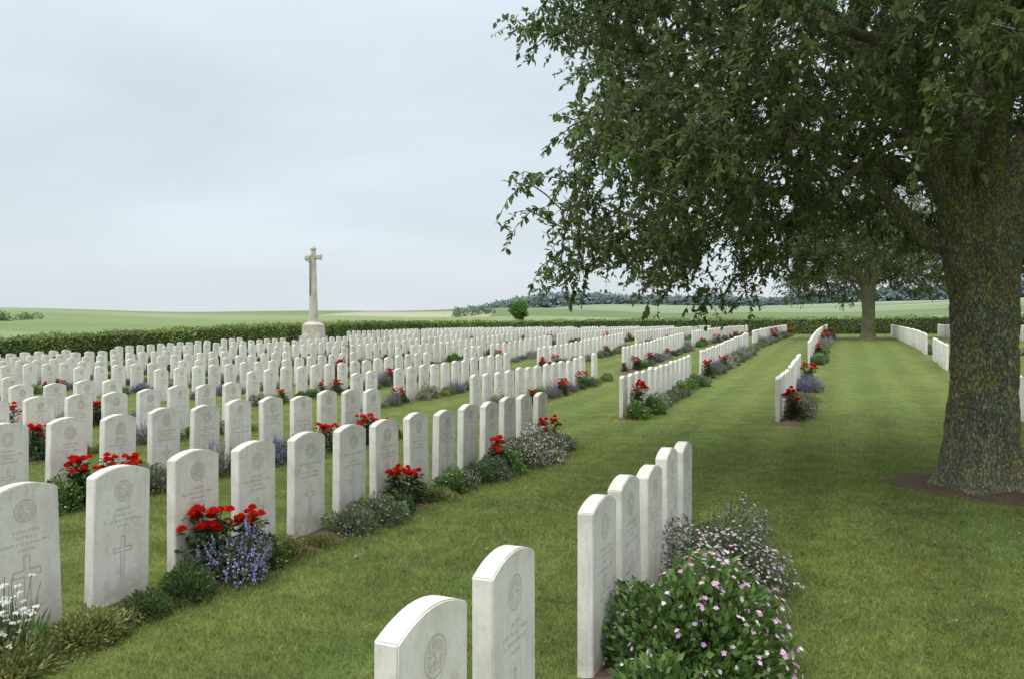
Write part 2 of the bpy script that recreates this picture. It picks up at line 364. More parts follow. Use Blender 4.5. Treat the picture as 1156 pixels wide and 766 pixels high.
def rose(name,nh,H,R=.16,red=(.74,.035,.014)):
    mb=MB()
    for i in range(nh):
        a=rng.uniform(0,6.28); top=np.array([math.cos(a)*R*rng.uniform(.3,1),math.sin(a)*R*rng.uniform(.3,1),H*rng.uniform(.55,1.0)])
        n=7; f=np.linspace(0,1,n)[:,None]; pts=top[None]*np.concatenate([f**1.4,f**1.4,f],1)+rng.normal(size=(n,3))*.006
        tubes(mb,pts[:-1],pts[1:],np.full(n-1,.0035),np.full(n-1,.003),vary((.06,.06,.03),n-1),4)
        m=70; q=rng.uniform(.2,.95,m); pp=top[None]*np.stack([q**1.4,q**1.4,q],1); dr=rdir(m); dr[:,2]*=.5
        pp=pp+unit(dr)*rng.uniform(.01,.09,(m,1)); leaf6(mb,pp,dr,rdir(m)*.5+np.array([[0,0,1.]]),rng.uniform(.03,.06,m),rng.uniform(.02,.036,m),np.clip(vary((.07,.115,.035),m,.3),.005,1))
        for h in range(rng.integers(2,5)):
            c=top+rng.normal(size=3)*np.array([.045,.045,.02])*(h>0); S=rng.uniform(.03,.042)
            m=22; f=np.arange(m)/m; aa=f*2.4*m; tilt=.25+1.1*f
            dr=np.stack([np.cos(aa)*np.sin(tilt),np.sin(aa)*np.sin(tilt),np.cos(tilt)],1)
            nr=np.stack([-np.cos(aa)*np.cos(tilt),-np.sin(aa)*np.cos(tilt),np.sin(tilt)],1)
            C=np.clip(np.array([red])*(.65+.6*f[:,None])*(1+.1*rng.normal(size=(m,1))),0,.9)
            leaf6(mb,c+dr*.1*S-np.array([0,0,.3*S]),dr,nr,np.full(m,S*1.15),np.full(m,S*1.3),C,droop=-.1)
    p,d=dome(420,.19,.32,.3,.3); leaf6(mb,p,d+rdir(420),rdir(420)+d,rng.uniform(.03,.05,420),rng.uniform(.018,.03,420),np.clip(vary((.07,.115,.035),420,.3),.005,1))
    return mb.build(name,[plant_mat])
def campanula(name):
    mb=MB(); n=46; a=rng.uniform(0,6.28,n); R=rng.uniform(0,.2,n); H=rng.uniform(.2,.5,n)
    A=np.stack([np.cos(a)*R*.4,np.sin(a)*R*.4,0*a],1); B=np.stack([np.cos(a)*R,np.sin(a)*R,H],1)
    tubes(mb,A,B,np.full(n,.002),np.full(n,.0014),vary((.12,.17,.07),n),3)
    for q in range(3):
        pp=A+(B-A)*(1-q*.2); pp=pp+rng.normal(size=(n,3))*.014; keep=rng.random(n)<.5; kn=keep.sum(); hd=rdir(kn)*np.array([[1,1,.3]])
        for z in range(5):
            an=z*1.257+q; dr=np.tile([[math.cos(an),math.sin(an),-.5]],(kn,1))+.8*hd
            leaf4(mb,pp[keep],dr,np.tile([[0,0,1.]],(kn,1))+.3*rdir(kn),np.full(kn,.024),np.full(kn,.024),np.tile([[.78,.78,.74]],(kn,1)))
    m=620; p,d=dome(m,.22,.26,.3,.1); leaf4(mb,p,d*.4+.3*rdir(m)+np.array([[0,0,1.]]),rdir(m),rng.uniform(.06,.13,m),rng.uniform(.008,.018,m),vary((.15,.22,.07),m))
    return mb.build(name,[plant_mat])
PL={}
PL['boxleaf']=[clump('shrub_plant',.19,.2,2600,.024,GD,(),.25)]
PL['olive']=[clump('sedum_plant',.24,.17,2800,.026,GO,(),.35)]
PL['catmint']=[clump('catmint_plant',.23,.25,2000,.026,GG+[(.06,.09,.05)],[(420,(.30,.26,.56),.017,'disc',.03),(150,(.37,.32,.64),.013,'spike',.1)],.3)]
PL['green']=[clump('leafy_plant',.21,.24,1500,.045,GB,[(26,(.7,.68,.6),.022,'disc',.03)],.4,.45)]
PL['sage']=[clump('sage_plant',.27,.24,3000,.028,GG+GD[1:],[(130,(.5,.34,.43),.018,'disc',.03)],.35)]
PL['thyme']=[clump('candytuft_plant',.27,.32,2200,.028,GG+GO[:1],[(330,(.70,.67,.62),.018,'disc',.04),(60,(.58,.43,.53),.014,'spike',.08)],.4)]
PL['lav']=[clump('lavender_plant',.2,.26,1300,.04,GG,[(130,(.32,.24,.5),.016,'spike',.15)],.3,.2)]
PL['rose']=[rose('rose_bush',7,.54,.17),rose('rose_bush',8,.48,.2),rose('rose_bush',5,.56,.13)]
PL['orange']=[clump('pink_plant',.2,.24,1500,.03,GB+GG,[(120,(.62,.28,.42),.024,'disc',.03)],.3)]
PL['camp']=[campanula('campanula_plant')]
PL['ger']=[clump('geranium_plant',.45,.54,6200,.042,GB+GD[2:]+[(.12,.19,.06)],[(330,(.66,.42,.60),.029,'disc',.07),(190,(.74,.64,.72),.027,'disc',.07)],.3,.62)]
PL['ger2']=[clump('rock_cress_plant',.40,.50,4800,.028,GG+GD[1:2],[(620,(.60,.46,.57),.021,'disc',.05),(300,(.74,.69,.73),.019,'disc',.05)],.3)]
def plant(kind,s,t,sc=1,parent=None,zs=1):
    me=PL[kind][int(rng.integers(len(PL[kind])))]
    return obj(me.name.split('.')[0],me,P(s,t,0.0),(0,0,rng.uniform(0,6.28)),(sc*rng.uniform(.93,1.07),sc*rng.uniform(.93,1.07),sc*zs*rng.uniform(.9,1.1)),parent)
tb=-3.93+.30
for kd,s,dt,sc in [('camp',2.38,.0,.95),('olive',2.28,.12,1.0),('olive',2.80,.05,1.0),('boxleaf',3.12,.06,.8),('boxleaf',3.44,.02,1.0),('catmint',3.86,.05,1.0),('rose',3.80,-.10,1.15),
    ('green',4.2,.0,.7),('rose',4.08,-.02,.9),('olive',4.42,-.03,.75),('olive',4.72,.02,.62),('sage',5.15,.0,.85),('sage',5.55,.02,.95),('boxleaf',5.9,.0,.9),('rose',6.02,-.08,.9),('rose',6.3,-.08,.8),
    ('olive',6.5,.02,.9),('green',6.9,.02,.95),('thyme',7.15,-.02,.75),('boxleaf',7.5,0,1.0),('sage',7.75,.05,.9),('rose',8.0,-.05,1.0),('green',8.2,.05,.95),('thyme',8.6,0,1.1),('thyme',9.1,.02,1.25),('thyme',9.6,.0,1.2),('rose',9.9,-.05,.9),('camp',9.35,-.1,1.0),('sage',10.15,0,.9),
    ('olive',1.9,0,1),('rose',1.6,-.1,1),('green',1.4,0,1),('catmint',1.1,0,1)]:
    plant(kd,s,tb+dt,sc)
tb=-1.08+.30
for kd,s,dt,sc in [('ger',3.62,.12,1.0),('catmint',3.22,.0,.55),('green',3.12,.08,.9),('green',3.35,.25,.6),('green',4.15,.0,.8),('ger2',5.0,.08,1.0),('rose',4.5,.0,.6),('sage',5.6,.0,.7),('boxleaf',4.4,.02,.8),('olive',1.6,.0,.6),('green',1.1,0,.8)]:
    plant(kd,s,tb+dt,sc)
tb=-6.78+.3
for kd,s,dt,sc in [('rose',5.0,0,1.05),('rose',5.3,.05,.95),('green',4.75,0,1),('sage',5.7,0,1),('olive',6.1,0,1),('lav',6.6,0,1),('boxleaf',7.0,0,1),('catmint',7.5,0,1.1),('green',7.9,0,1),('rose',8.6,0,.9),('sage',8.2,0,1),('olive',9.0,0,1),('rose',9.5,0,1.1),('rose',9.9,0,.9),('boxleaf',10.3,0,1)]:
    plant(kd,s,tb+dt,sc)
kinds=['boxleaf','olive','catmint','green','sage','thyme','lav','rose','orange','camp']
pr=np.array([.12,.14,.07,.16,.12,.12,.04,.19,.06,.02]); pr/=pr.sum()
for a,b,t,k,bi in blocks:
    if k in (0,1) and bi==0: continue
    par=D.objects.new('flower_bed',None); COL.objects.link(par)
    s=a
    while s<b+.2:
        kd=str(rng.choice(kinds,p=pr)); sc=rng.uniform(.65,1.15)
        if k==0 or (k==1 and bi>0): 
            sc*=1.25
            if kd=='rose' and rng.random()<.4: kd='thyme'
        if not (k==2 and bi==0) and rng.random()>.12: plant(kd,s,t+.28+rng.normal()*.05,sc,par)
        s+=rng.uniform(.28,.6)*(1.0 if s<30 else 1.3)
# ---------------------------------------------------------------- tree
rng=np.random.default_rng(5)
def make_tree():
    fork=np.array([0,0,2.6])
    nodes=[np.array([0,0,2.2]),fork]; par=[-1,0]; minr={0:.3,1:.3}
    def seed(start,pts,r0,r1=.05):
        pi=start; first=len(nodes)
        for q in pts:
            q=np.array(q,float); a=nodes[pi]; n=max(1,int(np.linalg.norm(q-a)/.16))
            for i in range(1,n+1):
                nodes.append(a+(q-a)*i/n+rng.normal(size=3)*.012); par.append(pi if i==1 else len(nodes)-2)
            pi=len(nodes)-1
        m=len(nodes)-first
        for i in range(m): minr[first+i]=r0+(r1-r0)*((i/m)**.6)
    seed(1,[(-.22,-.05,3.0),(-.46,.0,3.5),(-.75,.1,4.2),(-1.7,.3,5.2),(-2.9,.2,5.9)],.235)
    seed(1,[(.0,.1,3.2),(.1,.1,5.2),(-.1,0,7.5)],.26)
    seed(1,[(.25,.0,2.95),(.50,.0,3.45),(.85,.1,4.1),(2.0,.2,5.0),(3.2,.3,5.4)],.235)
    seed(1,[(-.05,-.25,3.1),(-.3,-.8,4.0),(-.8,-2.6,5.0)],.16)
    seed(1,[(.1,.3,3.2),(.3,1.5,4.4),(.2,3.0,5.0)],.16)
    seed(0,[(-.28,.05,2.5),(-.5,.1,2.62),(-.72,.2,2.95),(-.95,.3,3.3),(-1.7,.4,3.75),(-2.8,.3,3.9)],.11,.03)
    seed(1,[(-.3,.3,3.3),(-1.5,1.5,4.2),(-2.7,2.4,4.2)],.11,.03)
    seed(1,[(-.3,-.25,3.3),(-1.6,-1.2,4.2),(-2.9,-2.0,4.2)],.11,.03)
    A=[]; azk=np.array([1.1,3.0,.6,4.0])
    while len(A)<2450:
        q=np.array([rng.uniform(-5.6,5.6),rng.uniform(-5.2,5.4),rng.uniform(1.9,9.6)])
        rho=math.hypot(q[0],q[1]); az=math.atan2(q[1],q[0])
        rm=np.interp(q[2],[1.9,2.3,2.9,3.5,4.0,4.5,5.2,6,7,8,9.6],[3.9,4.4,4.5,4.35,4.05,4.05,4.5,4.6,4.2,3.5,1.2])
        rm*=1+.05*math.sin(3*az+azk[0]+q[2])+.04*math.sin(7*az+azk[1]-2*q[2])+.04*math.sin(15*az+q[2]*5)
        if rho>rm: continue
        zmin=np.interp(rho,[0,1,2,3,4,5],[3.5,3.3,2.85,2.4,2.3,2.5])+.26*math.sin(5*az+azk[2])*min(1,rho/3)+.16*math.sin(13*az+azk[3]+rho)
        if q[1]<-1: zmin+=.5+.12*max(0,q[0]+2)
        if q[1]<-3.6 and q[2]<3.8: continue
        if q[0]>-1.6: zmin+=.3
        if q[2]<zmin: continue
        if math.sin(q[0]*2.1+1)*math.sin(q[1]*1.9)*math.sin(q[2]*2.3+.5)>.55: continue
        edge=max(rho/rm,1-(q[2]-zmin)/2.5,(q[2]-6.5)/2.5)
        if rng.random()>.25+.75*np.clip(edge,0,1)**2: continue
        if q[2]>7.0 and rng.random()<.6: continue
        A.append(q)
    A=np.array(A); A=A[np.argsort(np.linalg.norm(A-fork,axis=1))]
    tips=[]
    for a in A:
        NA=np.array(nodes); dd=np.linalg.norm(NA-a,axis=1)+.28*np.linalg.norm(NA-fork,axis=1)-.3*np.clip(a[2]+.2-NA[:,2],-9,0); dd[:2]+=3
        pi=int(np.argmin(dd)); b=nodes[pi]; L=np.linalg.norm(a-b)
        n=max(1,int(L/.22)); bow=rng.normal(size=3)*.09*L+np.array([0,0,.12*L])
        for i in range(1,n+1):
            f=i/n; nodes.append(b+(a-b)*f+bow*4*f*(1-f)*.6+rng.normal(size=3)*.012); par.append(pi if i==1 else len(nodes)-2)
        tips.append(len(nodes)-1)
    NA=np.array(nodes); pa=np.array(par); n=len(NA); acc=np.zeros(n); isleaf=np.ones(n,bool); isleaf[pa[pa>=0]]=False
    acc[isleaf]=.007**2.3
    rad=np.zeros(n)
    for i in range(n-1,-1,-1):
        rad[i]=acc[i]**(1/2.3)
        if pa[i]>=0: acc[pa[i]]+=acc[i]
    for i,v in minr.items(): rad[i]=max(min(rad[i],v*1.1),v)
    wood=MB(); idx=np.arange(n)[pa>=0]; idx=idx[idx>1]
    r0=np.minimum(rad[pa[idx]],rad[idx]*1.35); 
    big=rad[idx]>.03
    one=lambda m:np.tile([[.1,.1,.1]],(m,1))
    tubes(wood,NA[pa[idx[big]]],NA[idx[big]],r0[big],rad[idx[big]],one(big.sum()),14,0,.25)
    tubes(wood,NA[pa[idx[~big]]],NA[idx[~big]],r0[~big],rad[idx[~big]],one((~big).sum()),5,0,.3)
    leaves=MB(); tp=NA[tips]; out=unit(tp-np.array([[0,0,4.0]]))
    shade=rng.normal(size=len(tp))
    for tw in range(5):
        m=len(tp); dr=unit(out*.55+.95*rdir(m)+np.array([[0,0,-.3]])); ln=rng.uniform(.22,.54,m)[:,None]
        p0=tp-out*rng.uniform(0,.25,(m,1)); mid=p0+dr*ln*.5; end=mid+unit(dr+np.array([[0,0,-.8]]))*ln*.5
        tubes(wood,p0,mid,np.full(m,.006),np.full(m,.004),one(m),3); tubes(wood,mid,end,np.full(m,.004),np.full(m,.002),one(m),3)
        for q in range(18):
            f=rng.uniform(.1,1.05,(m,1)); base=np.where(f<.5,p0+(mid-p0)*f*2,mid+(end-mid)*(f-.5)*2)
            ldir=unit(dr*.5+rdir(m)+np.array([[0,0,-.35]])); 
            nr=rdir(m)*.75+np.array([[0,0,1.]])
            L=rng.uniform(.046,.092,m); 
            c=np.array([[.095,.148,.036]])*(1+.22*shade[:,None]+.25*rng.normal(size=(m,1)))
            y=rng.random(m)<.05; c[y]=np.array([.24,.20,.065])
            y=rng.random(m)<.28; c[y]=np.array([.15,.215,.065])
            leaf6(leaves,base,ldir,nr,L,L*rng.uniform(.42,.6,m),np.clip(c,.012,.4))
    return wood.build('branches',[bark_mat],True),leaves.build('leaves',[leaf_mat])
def trunk_mesh():
    ks=96; zs=np.concatenate([np.linspace(-.15,.5,26),np.linspace(.53,2.7,90),np.linspace(2.73,3.1,10)]); ang=np.arange(ks)*2*np.pi/ks
    ph=rng.uniform(0,6.28,12)
    V=[]; wob=rng.normal(size=ks)
    for z in zs:
        r=np.interp(z,[-.15,0,.10,.25,.5,1.0,1.6,2.1,2.4,2.65,2.85,3.0,3.1],[.62,.50,.435,.39,.35,.32,.315,.33,.365,.385,.36,.26,.05])
        flare=max(0,1-z/.6); wob=.86*wob+.5*rng.normal(size=ks)
        rr=r*(1+.13*flare*np.cos(5*ang+ph[0])+.07*flare*np.cos(3*ang+ph[5])+.035*np.cos(2*ang+ph[1]+z*.6)+.03*np.cos(3*ang+ph[2]-z*.9)+.018*np.cos(7*ang+ph[3]+z*1.5)+.016*np.cos(11*ang+ph[4]-z*3)
              +.06*np.clip(z-1.7,0,1)*np.cos(2*ang)) + .0068*wob
        for (bz,ba,h) in ((1.75,3.9,.06),(2.3,4.6,.07),(1.2,5.2,.05),(2.35,3.5,.08),(.8,4.1,.04),(.95,3.3,.05),(1.95,4.9,-.04)):
            dz=(z-bz)/.10; da=(np.angle(np.exp(1j*(ang-ba))))/.22; rr=rr+h*np.exp(-dz*dz-da*da)
        V.append(np.stack([np.cos(ang)*rr+.04*math.sin(z*1.3)+.02*z,np.sin(ang)*rr,np.full(ks,z)],1))
    V=np.array(V); n=len(zs); F=[]
    for i in range(n-1):
        for j in range(ks): F.append((i*ks+j,i*ks+(j+1)%ks,(i+1)*ks+(j+1)%ks,(i+1)*ks+j))
    me=D.meshes.new('trunk'); me.from_pydata(V.reshape(-1,3).tolist(),[],F); me.materials.append(bark_mat)
    me.polygons.foreach_set('use_smooth',np.ones(len(F),bool)); me.update(); return me
wood,leaves=make_tree(); trunk=trunk_mesh()
def tree(s,t,rot,sc):
    e=D.objects.new('broadleaf_tree',None); COL.objects.link(e); e.location=P(s,t); e.rotation_euler=(0,0,rot); e.scale=(sc,)*3
    for nme,me in (('trunk',trunk),('branches',wood),('leaves',leaves)): obj(nme,me,parent=e)
    return e
tree(TREE_S,TREE_T,0,1)
tree(50.5,1.35,5.6,1.08)
bm=bmesh.new(); c=P(TREE_S,TREE_T); ctr=bm.verts.new((c.x,c.y,.03)); ks=48; rings=[]
for ri,(r,z) in enumerate(((.45,.03),(.66,.025),(.80,.01),(.9,-.02))):
    rings.append([bm.verts.new((c.x+math.cos(a)*r*(1+.08*math.sin(3*a)+.06*math.sin(7*a+1)),c.y+math.sin(a)*r*(1+.08*math.sin(3*a)+.06*math.sin(7*a+1)),z+rng.normal()*.004)) for a in [i*2*math.pi/ks for i in range(ks)]])
for i in range(ks): bm.faces.new((ctr,rings[0][i],rings[0][(i+1)%ks]))
for q in range(3):
    for i in range(ks): bm.faces.new((rings[q][i],rings[q+1][i],rings[q+1][(i+1)%ks],rings[q][(i+1)%ks]))
me=D.meshes.new('soil'); bm.to_mesh(me); bm.free(); me.materials.append(soil_mat); obj('tree_base_soil',me)
# ---------------------------------------------------------------- hedges
def hedge(a,b,w,h,n,cols):
    mb=MB(); a=np.array(a,float); b=np.array(b,float); L=np.linalg.norm(b-a); d=(b-a)/L; nd=np.array([d[1],-d[0]])
    per=2*h+w; q=rng.random(n)*per; l=rng.random(n)*L
    st_s=a[0]+d[0]*l; st_t=a[1]+d[1]*l
    off=np.where(q<h,-w/2,np.where(q<h+w,q-h-w/2,w/2)); z=np.where(q<h,q,np.where(q<h+w,h,per-q))
    sgn=np.where(q<h,-1,np.where(q<h+w,0,1))
    nr=np.stack([sgn*nd[0],sgn*nd[1],((q>=h)&(q<h+w)).astype(float)],1)
    j=.05*np.sin(l*1.7)+.04*np.sin(l*4.3+2)+.06*rng.normal(size=n)
    z=z+nr[:,2]*j; off=off+j*sgn
    S=st_s+nd[0]*off; Tt=st_t+nd[1]*off
    pos=np.stack([S*U[0]+Tt*Nn[0],S*U[1]+Tt*Nn[1],gz(S)+z],1)
    wn=np.stack([nr[:,0]*U[0]+nr[:,1]*Nn[0],nr[:,0]*U[1]+nr[:,1]*Nn[1],nr[:,2]],1)
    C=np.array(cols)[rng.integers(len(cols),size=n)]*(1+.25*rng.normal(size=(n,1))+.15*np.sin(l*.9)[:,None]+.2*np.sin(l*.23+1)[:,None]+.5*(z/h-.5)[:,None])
    Ls=rng.uniform(.07,.14,n); leaf4(mb,pos,wn*.4+rdir(n),wn+.6*rdir(n),Ls,Ls*.7,np.clip(C,.008,.5))
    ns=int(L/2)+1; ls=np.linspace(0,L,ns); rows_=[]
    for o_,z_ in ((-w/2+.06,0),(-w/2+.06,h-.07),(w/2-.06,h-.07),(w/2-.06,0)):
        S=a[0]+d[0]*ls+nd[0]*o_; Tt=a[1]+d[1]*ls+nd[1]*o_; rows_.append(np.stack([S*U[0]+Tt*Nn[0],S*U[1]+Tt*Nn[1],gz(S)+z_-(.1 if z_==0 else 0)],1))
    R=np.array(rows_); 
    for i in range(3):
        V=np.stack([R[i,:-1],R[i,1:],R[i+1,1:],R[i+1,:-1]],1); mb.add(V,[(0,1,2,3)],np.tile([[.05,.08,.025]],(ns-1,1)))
    return mb.build('hedge',[hedge_mat])
HC=[(.14,.20,.05),(.19,.25,.065),(.24,.28,.085),(.09,.14,.04)]
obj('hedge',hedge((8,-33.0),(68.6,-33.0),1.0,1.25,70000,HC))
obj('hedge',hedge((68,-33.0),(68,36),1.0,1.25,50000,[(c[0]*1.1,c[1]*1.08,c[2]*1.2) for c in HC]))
# ---------------------------------------------------------------- cross of sacrifice
def frus(bm,r0,r1,z0,z1,n=8,sx=1,sy=1,rot=math.pi/8):
    lo=[bm.verts.new((math.cos(rot+i*2*math.pi/n)*r0*sx,math.sin(rot+i*2*math.pi/n)*r0*sy,z0)) for i in range(n)]
    hi=[bm.verts.new((math.cos(rot+i*2*math.pi/n)*r1*sx,math.sin(rot+i*2*math.pi/n)*r1*sy,z1)) for i in range(n)]
    for i in range(n): bm.faces.new((lo[i],lo[(i+1)%n],hi[(i+1)%n],hi[i]))
    bm.faces.new(hi); bm.faces.new(lo[::-1])
cross=D.objects.new('cross_of_sacrifice',None); COL.objects.link(cross); cross.location=P(36.9,-28.6,.02); cross.rotation_euler=(0,0,math.radians(-30))
def part(name,fn,mat):
    bm=bmesh.new(); fn(bm); me=D.meshes.new(name); bm.to_mesh(me); bm.free(); me.materials.append(mat); obj(name,me,parent=cross)
part('octagonal_steps',lambda bm:(frus(bm,.98,.96,-.4,.28),frus(bm,.90,.88,.281,.62)),cross_mat)
part('plinth',lambda bm:(frus(bm,.72,.70,.62,1.25),frus(bm,.70,.42,1.251,1.42)),cross_mat)
part('shaft',lambda bm:(frus(bm,.35,.34,1.42,1.62),frus(bm,.29,.17,1.621,5.0)),cross_mat)
def arms(bm):
    zc=5.22
    for sgn in (1,-1):
        lo=[]
        for (x,ww) in ((0,.15),(.46,.13),(.51,.18),(.60,.18),(.65,.12)):
            lo.append([bm.verts.new((sgn*x,dy*.62*ww/.15*.9,zc+dz*ww)) for dy,dz in ((-.15,-.5),(-.15,.5),(-.07,1),(.07,1),(.15,.5),(.15,-.5),(.07,-1),(-.07,-1))])
        for a,b in zip(lo[:-1],lo[1:]):
            for i in range(8): bm.faces.new((a[i],a[(i+1)%8],b[(i+1)%8],b[i]))
        bm.faces.new(lo[-1])
    frus(bm,.17,.165,5.001,5.42); frus(bm,.165,.14,5.421,5.66); frus(bm,.19,.19,5.661,5.75); frus(bm,.15,.05,5.751,5.9)
    bmesh.ops.recalc_face_normals(bm,faces=bm.faces)
part('cross_arms',arms,cross_mat)
def sword(bm):
    def bx(x0,x1,y0,y1,z0,z1):
        v=[bm.verts.new((x,y,z)) for z in (z0,z1) for x,y in ((x0,y0),(x1,y0),(x1,y1),(x0,y1))]
        for f in ((0,1,2,3),(4,5,6,7),(0,1,5,4),(1,2,6,5),(2,3,7,6),(3,0,4,7)): bm.faces.new([v[i] for i in f])
    bx(-.028,.028,-.30,-.262,3.0,5.1); bx(-.17,.17,-.30,-.262,4.9,4.96); bx(-.02,.02,-.30,-.262,5.1,5.3)
    frus(bm,.04,.04,5.3,5.36)
part('sword',sword,bronze)
# ---------------------------------------------------------------- terrain
def terrain_z(X,Y):
    r=np.hypot(X,Y); az=np.arctan2(X,Y); s=X*U[0]+Y*U[1]; t=X*Nn[0]+Y*Nn[1]
    a=np.clip((az+.22)/.34,0,1); a=a*a*(3-2*a)
    zl=np.interp(r,[0,60,110,200,270,350,450,600,850,1600,4000],[.3,1.3,3.0,5.4,8.6,12.8,17.4,22.6,18,5,-20])
    zr=np.interp(r,[0,60,110,200,270,350,450,600,1000,1500,2200,4000],[.5,1.8,3.6,6.2,9.6,13.8,18.6,25.6,44,69,64,20])
    far=(zl*(1-a)+zr*a)*(1+.05*np.sin(az*8+2.2)+.02*np.sin(az*23+r*.003))
    near=gz(s)-.15
    b=np.clip((r-42)/70,0,1); 
    inside=(s<70)&(t>-35)&(t<38)
    z=near*(1-b)+far*b
    return np.where(inside,np.minimum(z,gz(s)-.15),z)
NR,NA_=190,400
rr=np.concatenate([[.5],np.geomspace(5,4000,NR)]); aa=np.linspace(0,2*np.pi,NA_,endpoint=False)
R,Aa=np.meshgrid(rr,aa,indexing='ij'); X=R*np.sin(Aa); Y=R*np.cos(Aa); Z=terrain_z(X,Y)
V=np.stack([X,Y,Z],-1).reshape(-1,3); F=[]
for i in range(NR):
    for j in range(NA_):
        j2=(j+1)%NA_; F.append((i*NA_+j,(i+1)*NA_+j,(i+1)*NA_+j2,i*NA_+j2))
me=D.meshes.new('fields_terrain'); me.from_pydata(V.tolist(),[],F); me.polygons.foreach_set('use_smooth',np.ones(len(F),bool))
T=NT('farmland'); g=T.n('ShaderNodeNewGeometry'); pos=g.outputs['Position']
mp=T.n('ShaderNodeMapping'); mp.inputs['Rotation'].default_value=(0,0,.30); mp.inputs['Scale'].default_value=(.0022,.0095,0); mp.inputs['Location'].default_value=(.35,.2,0); T.L(pos,mp.inputs[0])
v=T.n('ShaderNodeTexVoronoi'); v.inputs['Scale'].default_value=1; T.L(mp.outputs[0],v.inputs['Vector'])
sp=T.n('ShaderNodeSeparateColor'); T.L(v.outputs['Color'],sp.inputs[0])
c=T.ramp(sp.outputs[0],[(.0,(.15,.205,.08)),(.25,(.20,.25,.115)),(.45,(.115,.17,.065)),(.62,(.30,.29,.18)),(.78,(.18,.235,.10))],True)
ss=T.n('ShaderNodeSeparateXYZ'); T.L(pos,ss.inputs[0])
dd=T.m('ADD',ss.outputs[1],T.m('MULTIPLY',ss.outputs[0],.45))
def win(v_,a_,b_): return T.m('MULTIPLY',T.m('GREATER_THAN',v_,a_),T.m('LESS_THAN',v_,b_))
c=T.mix(win(dd,60,205),c,(.16,.215,.085))
c=T.mix(T.m('MULTIPLY',win(dd,205,262),win(ss.outputs[0],-400,30)),c,(.20,.25,.115))
c=T.mix(T.m('MULTIPLY',win(dd,262,372),win(ss.outputs[0],-75,-8)),c,(.34,.325,.215))
c=T.mix(T.m('MULTIPLY',win(dd,262,372),win(ss.outputs[0],-8,400)),c,(.12,.175,.065))
c=T.mix(T.m('MULTIPLY',win(dd,372,480),win(ss.outputs[0],-160,60)),c,(.12,.17,.07))
big=T.noise(pos,.012,4,.6); c=T.mix(1.0,c,T.mr(big,.3,.7,.85,1.12),'MULTIPLY')
fn=T.noise(pos,.5,5,.7); c=T.mix(1.0,c,T.mr(fn,.3,.7,.85,1.12),'MULTIPLY')
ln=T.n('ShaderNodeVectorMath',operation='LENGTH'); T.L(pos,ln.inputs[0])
c=T.mix(T.mr(ln.outputs['Value'],100,1500,.03,.45),c,(.30,.35,.34))  # aerial haze painted into the field colour, stronger with distance
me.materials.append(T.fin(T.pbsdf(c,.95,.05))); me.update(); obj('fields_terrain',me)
def wood_mass(name,pts,hts,cols,leafn,lf):
    mb=MB()
    for (x,y),h in zip(pts,hts):
        z=float(terrain_z(np.array(x),np.array(y))); n=leafn; p,d=dome(n,h*.75,h,.25,.6)
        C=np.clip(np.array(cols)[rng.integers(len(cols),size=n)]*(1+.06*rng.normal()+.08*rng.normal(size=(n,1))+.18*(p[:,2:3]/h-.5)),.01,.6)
        L=rng.uniform(.7,1.3,n)*lf*h; leaf4(mb,p+np.array([[x,y,z-.05*h]]),rdir(n),d+.5*rdir(n)+np.array([[0,0,.8]]),L,L*.8,C)
    return mb.build(name,[far_mat])
pts=[];h=[]
for i in range(1300):
    k=rng.uniform(-.17,.95); r=rng.uniform(1380,1560); 
    pts.append((r*math.sin(math.atan(k)),r*math.cos(math.atan(k)))); h.append((18+5*math.sin(k*9+2)+2*math.sin(k*31)+rng.uniform(0,3))*min(1,(k+.19)*7+.2))
obj('distant_woodland',wood_mass('woodland',pts,h,[(.20,.26,.26),(.22,.28,.27),(.18,.24,.24)],100,.3))  # leaf colours are bluish because distance haze is painted into them
pts=[];h=[]
for i in range(60):
    k=rng.uniform(-.85,-.61); r=225+12*rng.normal()+60*(k+.7); pts.append((r*math.sin(math.atan(k)),r*math.cos(math.atan(k)))); h.append(rng.uniform(.8,2.4))
for i in range(26):
    k=-.075+.05*rng.random(); r=290+rng.uniform(-10,60)+900*(k+.05); pts.append((r*math.sin(math.atan(k)),r*math.cos(math.atan(k)))); h.append(rng.uniform(1.2,3.6))
obj('distant_hedgerow',wood_mass('hedgerow',pts,h,[(.095,.14,.08),(.11,.155,.09)],160,.16))
x,y=.75,84.0; z=float(terrain_z(np.array(x),np.array(y)))
e=D.objects.new('young_round_tree',None); COL.objects.link(e); e.location=(x,y,z)
mb=MB(); n=4200; d=rdir(n); r=(.35+.65*rng.random(n)**.5)*(.85+.15*np.sin(d[:,0]*5+d[:,2]*7)); p=d*r[:,None]*np.array([[1.15,1.15,1.35]])+np.array([[0,0,2.35]])
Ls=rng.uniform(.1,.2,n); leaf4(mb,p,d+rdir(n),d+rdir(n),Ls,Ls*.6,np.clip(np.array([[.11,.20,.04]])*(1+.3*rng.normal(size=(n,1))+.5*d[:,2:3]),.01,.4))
obj('leaves',mb.build('leaves',[plant_mat]),parent=e)
mb=MB(); a=np.array([[0,0,-.3],[0,0,.6],[0,0,1.3],[.0,0,1.3],[0,0,1.2]]); b=np.array([[0,0,.6],[.02,0,1.3],[.05,0,2.6],[.5,.2,2.4],[-.5,-.1,2.3]]); tubes(mb,a,b,np.array([.09,.08,.07,.04,.04]),np.array([.08,.07,.02,.01,.01]),np.tile([[.1,.1,.1]],(5,1)),8)
obj('trunk',mb.build('trunk',[bark_mat],True),parent=e)
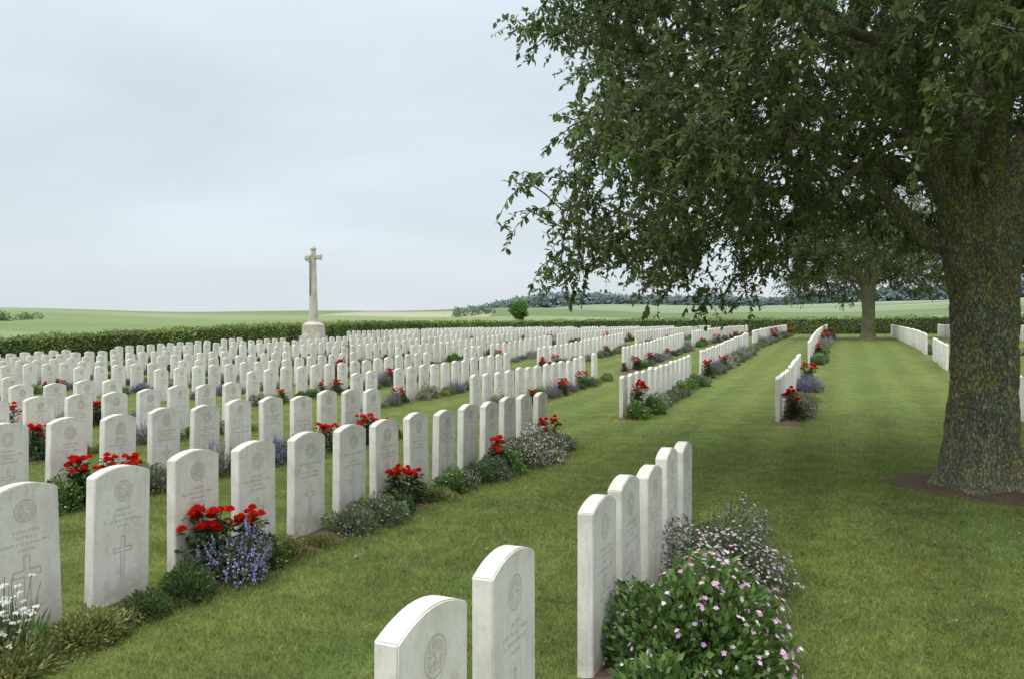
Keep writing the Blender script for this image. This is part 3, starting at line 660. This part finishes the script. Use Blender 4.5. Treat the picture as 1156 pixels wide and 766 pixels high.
# ---------------------------------------------------------------- light / sky / camera
tosun=Vector((-.38,-.55,0)).normalized(); el=math.radians(56)
vec=Vector((tosun.x*math.cos(el),tosun.y*math.cos(el),math.sin(el)))
sd=D.lights.new('sun','SUN'); sd.energy=1.35; sd.angle=math.radians(30); sd.color=(1,.96,.90)
so=D.objects.new('sun',sd); COL.objects.link(so); so.rotation_euler=vec.to_track_quat('Z','Y').to_euler(); so.location=(0,0,30)
W=D.worlds.new('World'); SC.world=W; W.use_nodes=True; nt=W.node_tree; nt.nodes.clear()
def wn(t): return nt.nodes.new(t)
sky=wn('ShaderNodeTexSky'); sky.sky_type='NISHITA'; sky.sun_disc=False; sky.sun_elevation=el; sky.sun_rotation=math.atan2(vec.x,vec.y); sky.air_density=1.2; sky.dust_density=3
tc=wn('ShaderNodeTexCoord'); sp=wn('ShaderNodeSeparateXYZ'); nt.links.new(tc.outputs['Generated'],sp.inputs[0])
rp=wn('ShaderNodeValToRGB'); cr=rp.color_ramp; nt.links.new(sp.outputs[2],rp.inputs[0])
cols=[(0,(.400,.428,.447)),(.08,(.388,.426,.455)),(.25,(.372,.424,.466)),(.45,(.41,.465,.512)),(.7,(.93,.95,.98)),(1,(1,1.0,1.0))]
while len(cr.elements)<len(cols): cr.elements.new(.5)
for e_,(p_,c_) in zip(cr.elements,cols): e_.position=p_; e_.color=(*c_,1)
mpn=wn('ShaderNodeMapping'); mpn.inputs['Scale'].default_value=(1,1,3.4); nt.links.new(tc.outputs['Generated'],mpn.inputs[0])
nz=wn('ShaderNodeTexNoise'); nz.inputs['Scale'].default_value=2.0; nz.inputs['Detail'].default_value=6; nz.inputs['Roughness'].default_value=.5; nz.inputs['Distortion'].default_value=.3; nt.links.new(mpn.outputs[0],nz.inputs['Vector'])
mr=wn('ShaderNodeMapRange'); nt.links.new(nz.outputs[0],mr.inputs[0]); 
for i,v_ in enumerate((.3,.7,17.4,20.8)): mr.inputs[i+1].default_value=v_
sc=wn('ShaderNodeVectorMath'); sc.operation='SCALE'; nt.links.new(rp.outputs[0],sc.inputs[0]); nt.links.new(mr.outputs[0],sc.inputs['Scale'])
mr2=wn('ShaderNodeMapRange'); nt.links.new(sp.outputs[2],mr2.inputs[0])
for i,v_ in enumerate((.42,.8,1.0,1.18)): mr2.inputs[i+1].default_value=v_
sc2=wn('ShaderNodeVectorMath'); sc2.operation='SCALE'; nt.links.new(sc.outputs[0],sc2.inputs[0]); nt.links.new(mr2.outputs[0],sc2.inputs['Scale'])
mx=wn('ShaderNodeMix'); mx.data_type='RGBA'; mx.inputs[0].default_value=.95; nt.links.new(sky.outputs[0],mx.inputs[6]); nt.links.new(sc2.outputs[0],mx.inputs[7])
bg=wn('ShaderNodeBackground'); bg.inputs[1].default_value=.1; nt.links.new(mx.outputs[2],bg.inputs[0]); wo=wn('ShaderNodeOutputWorld'); nt.links.new(bg.outputs[0],wo.inputs[0])
cam=D.cameras.new('camera'); cam.lens=27; cam.sensor_width=36; cam.clip_end=6000; co=D.objects.new('camera',cam); COL.objects.link(co); co.location=(0,0,1.55); co.rotation_euler=(math.radians(90),0,0); SC.camera=co
SC.view_settings.view_transform='Standard'; SC.view_settings.look='None'; SC.view_settings.exposure=0
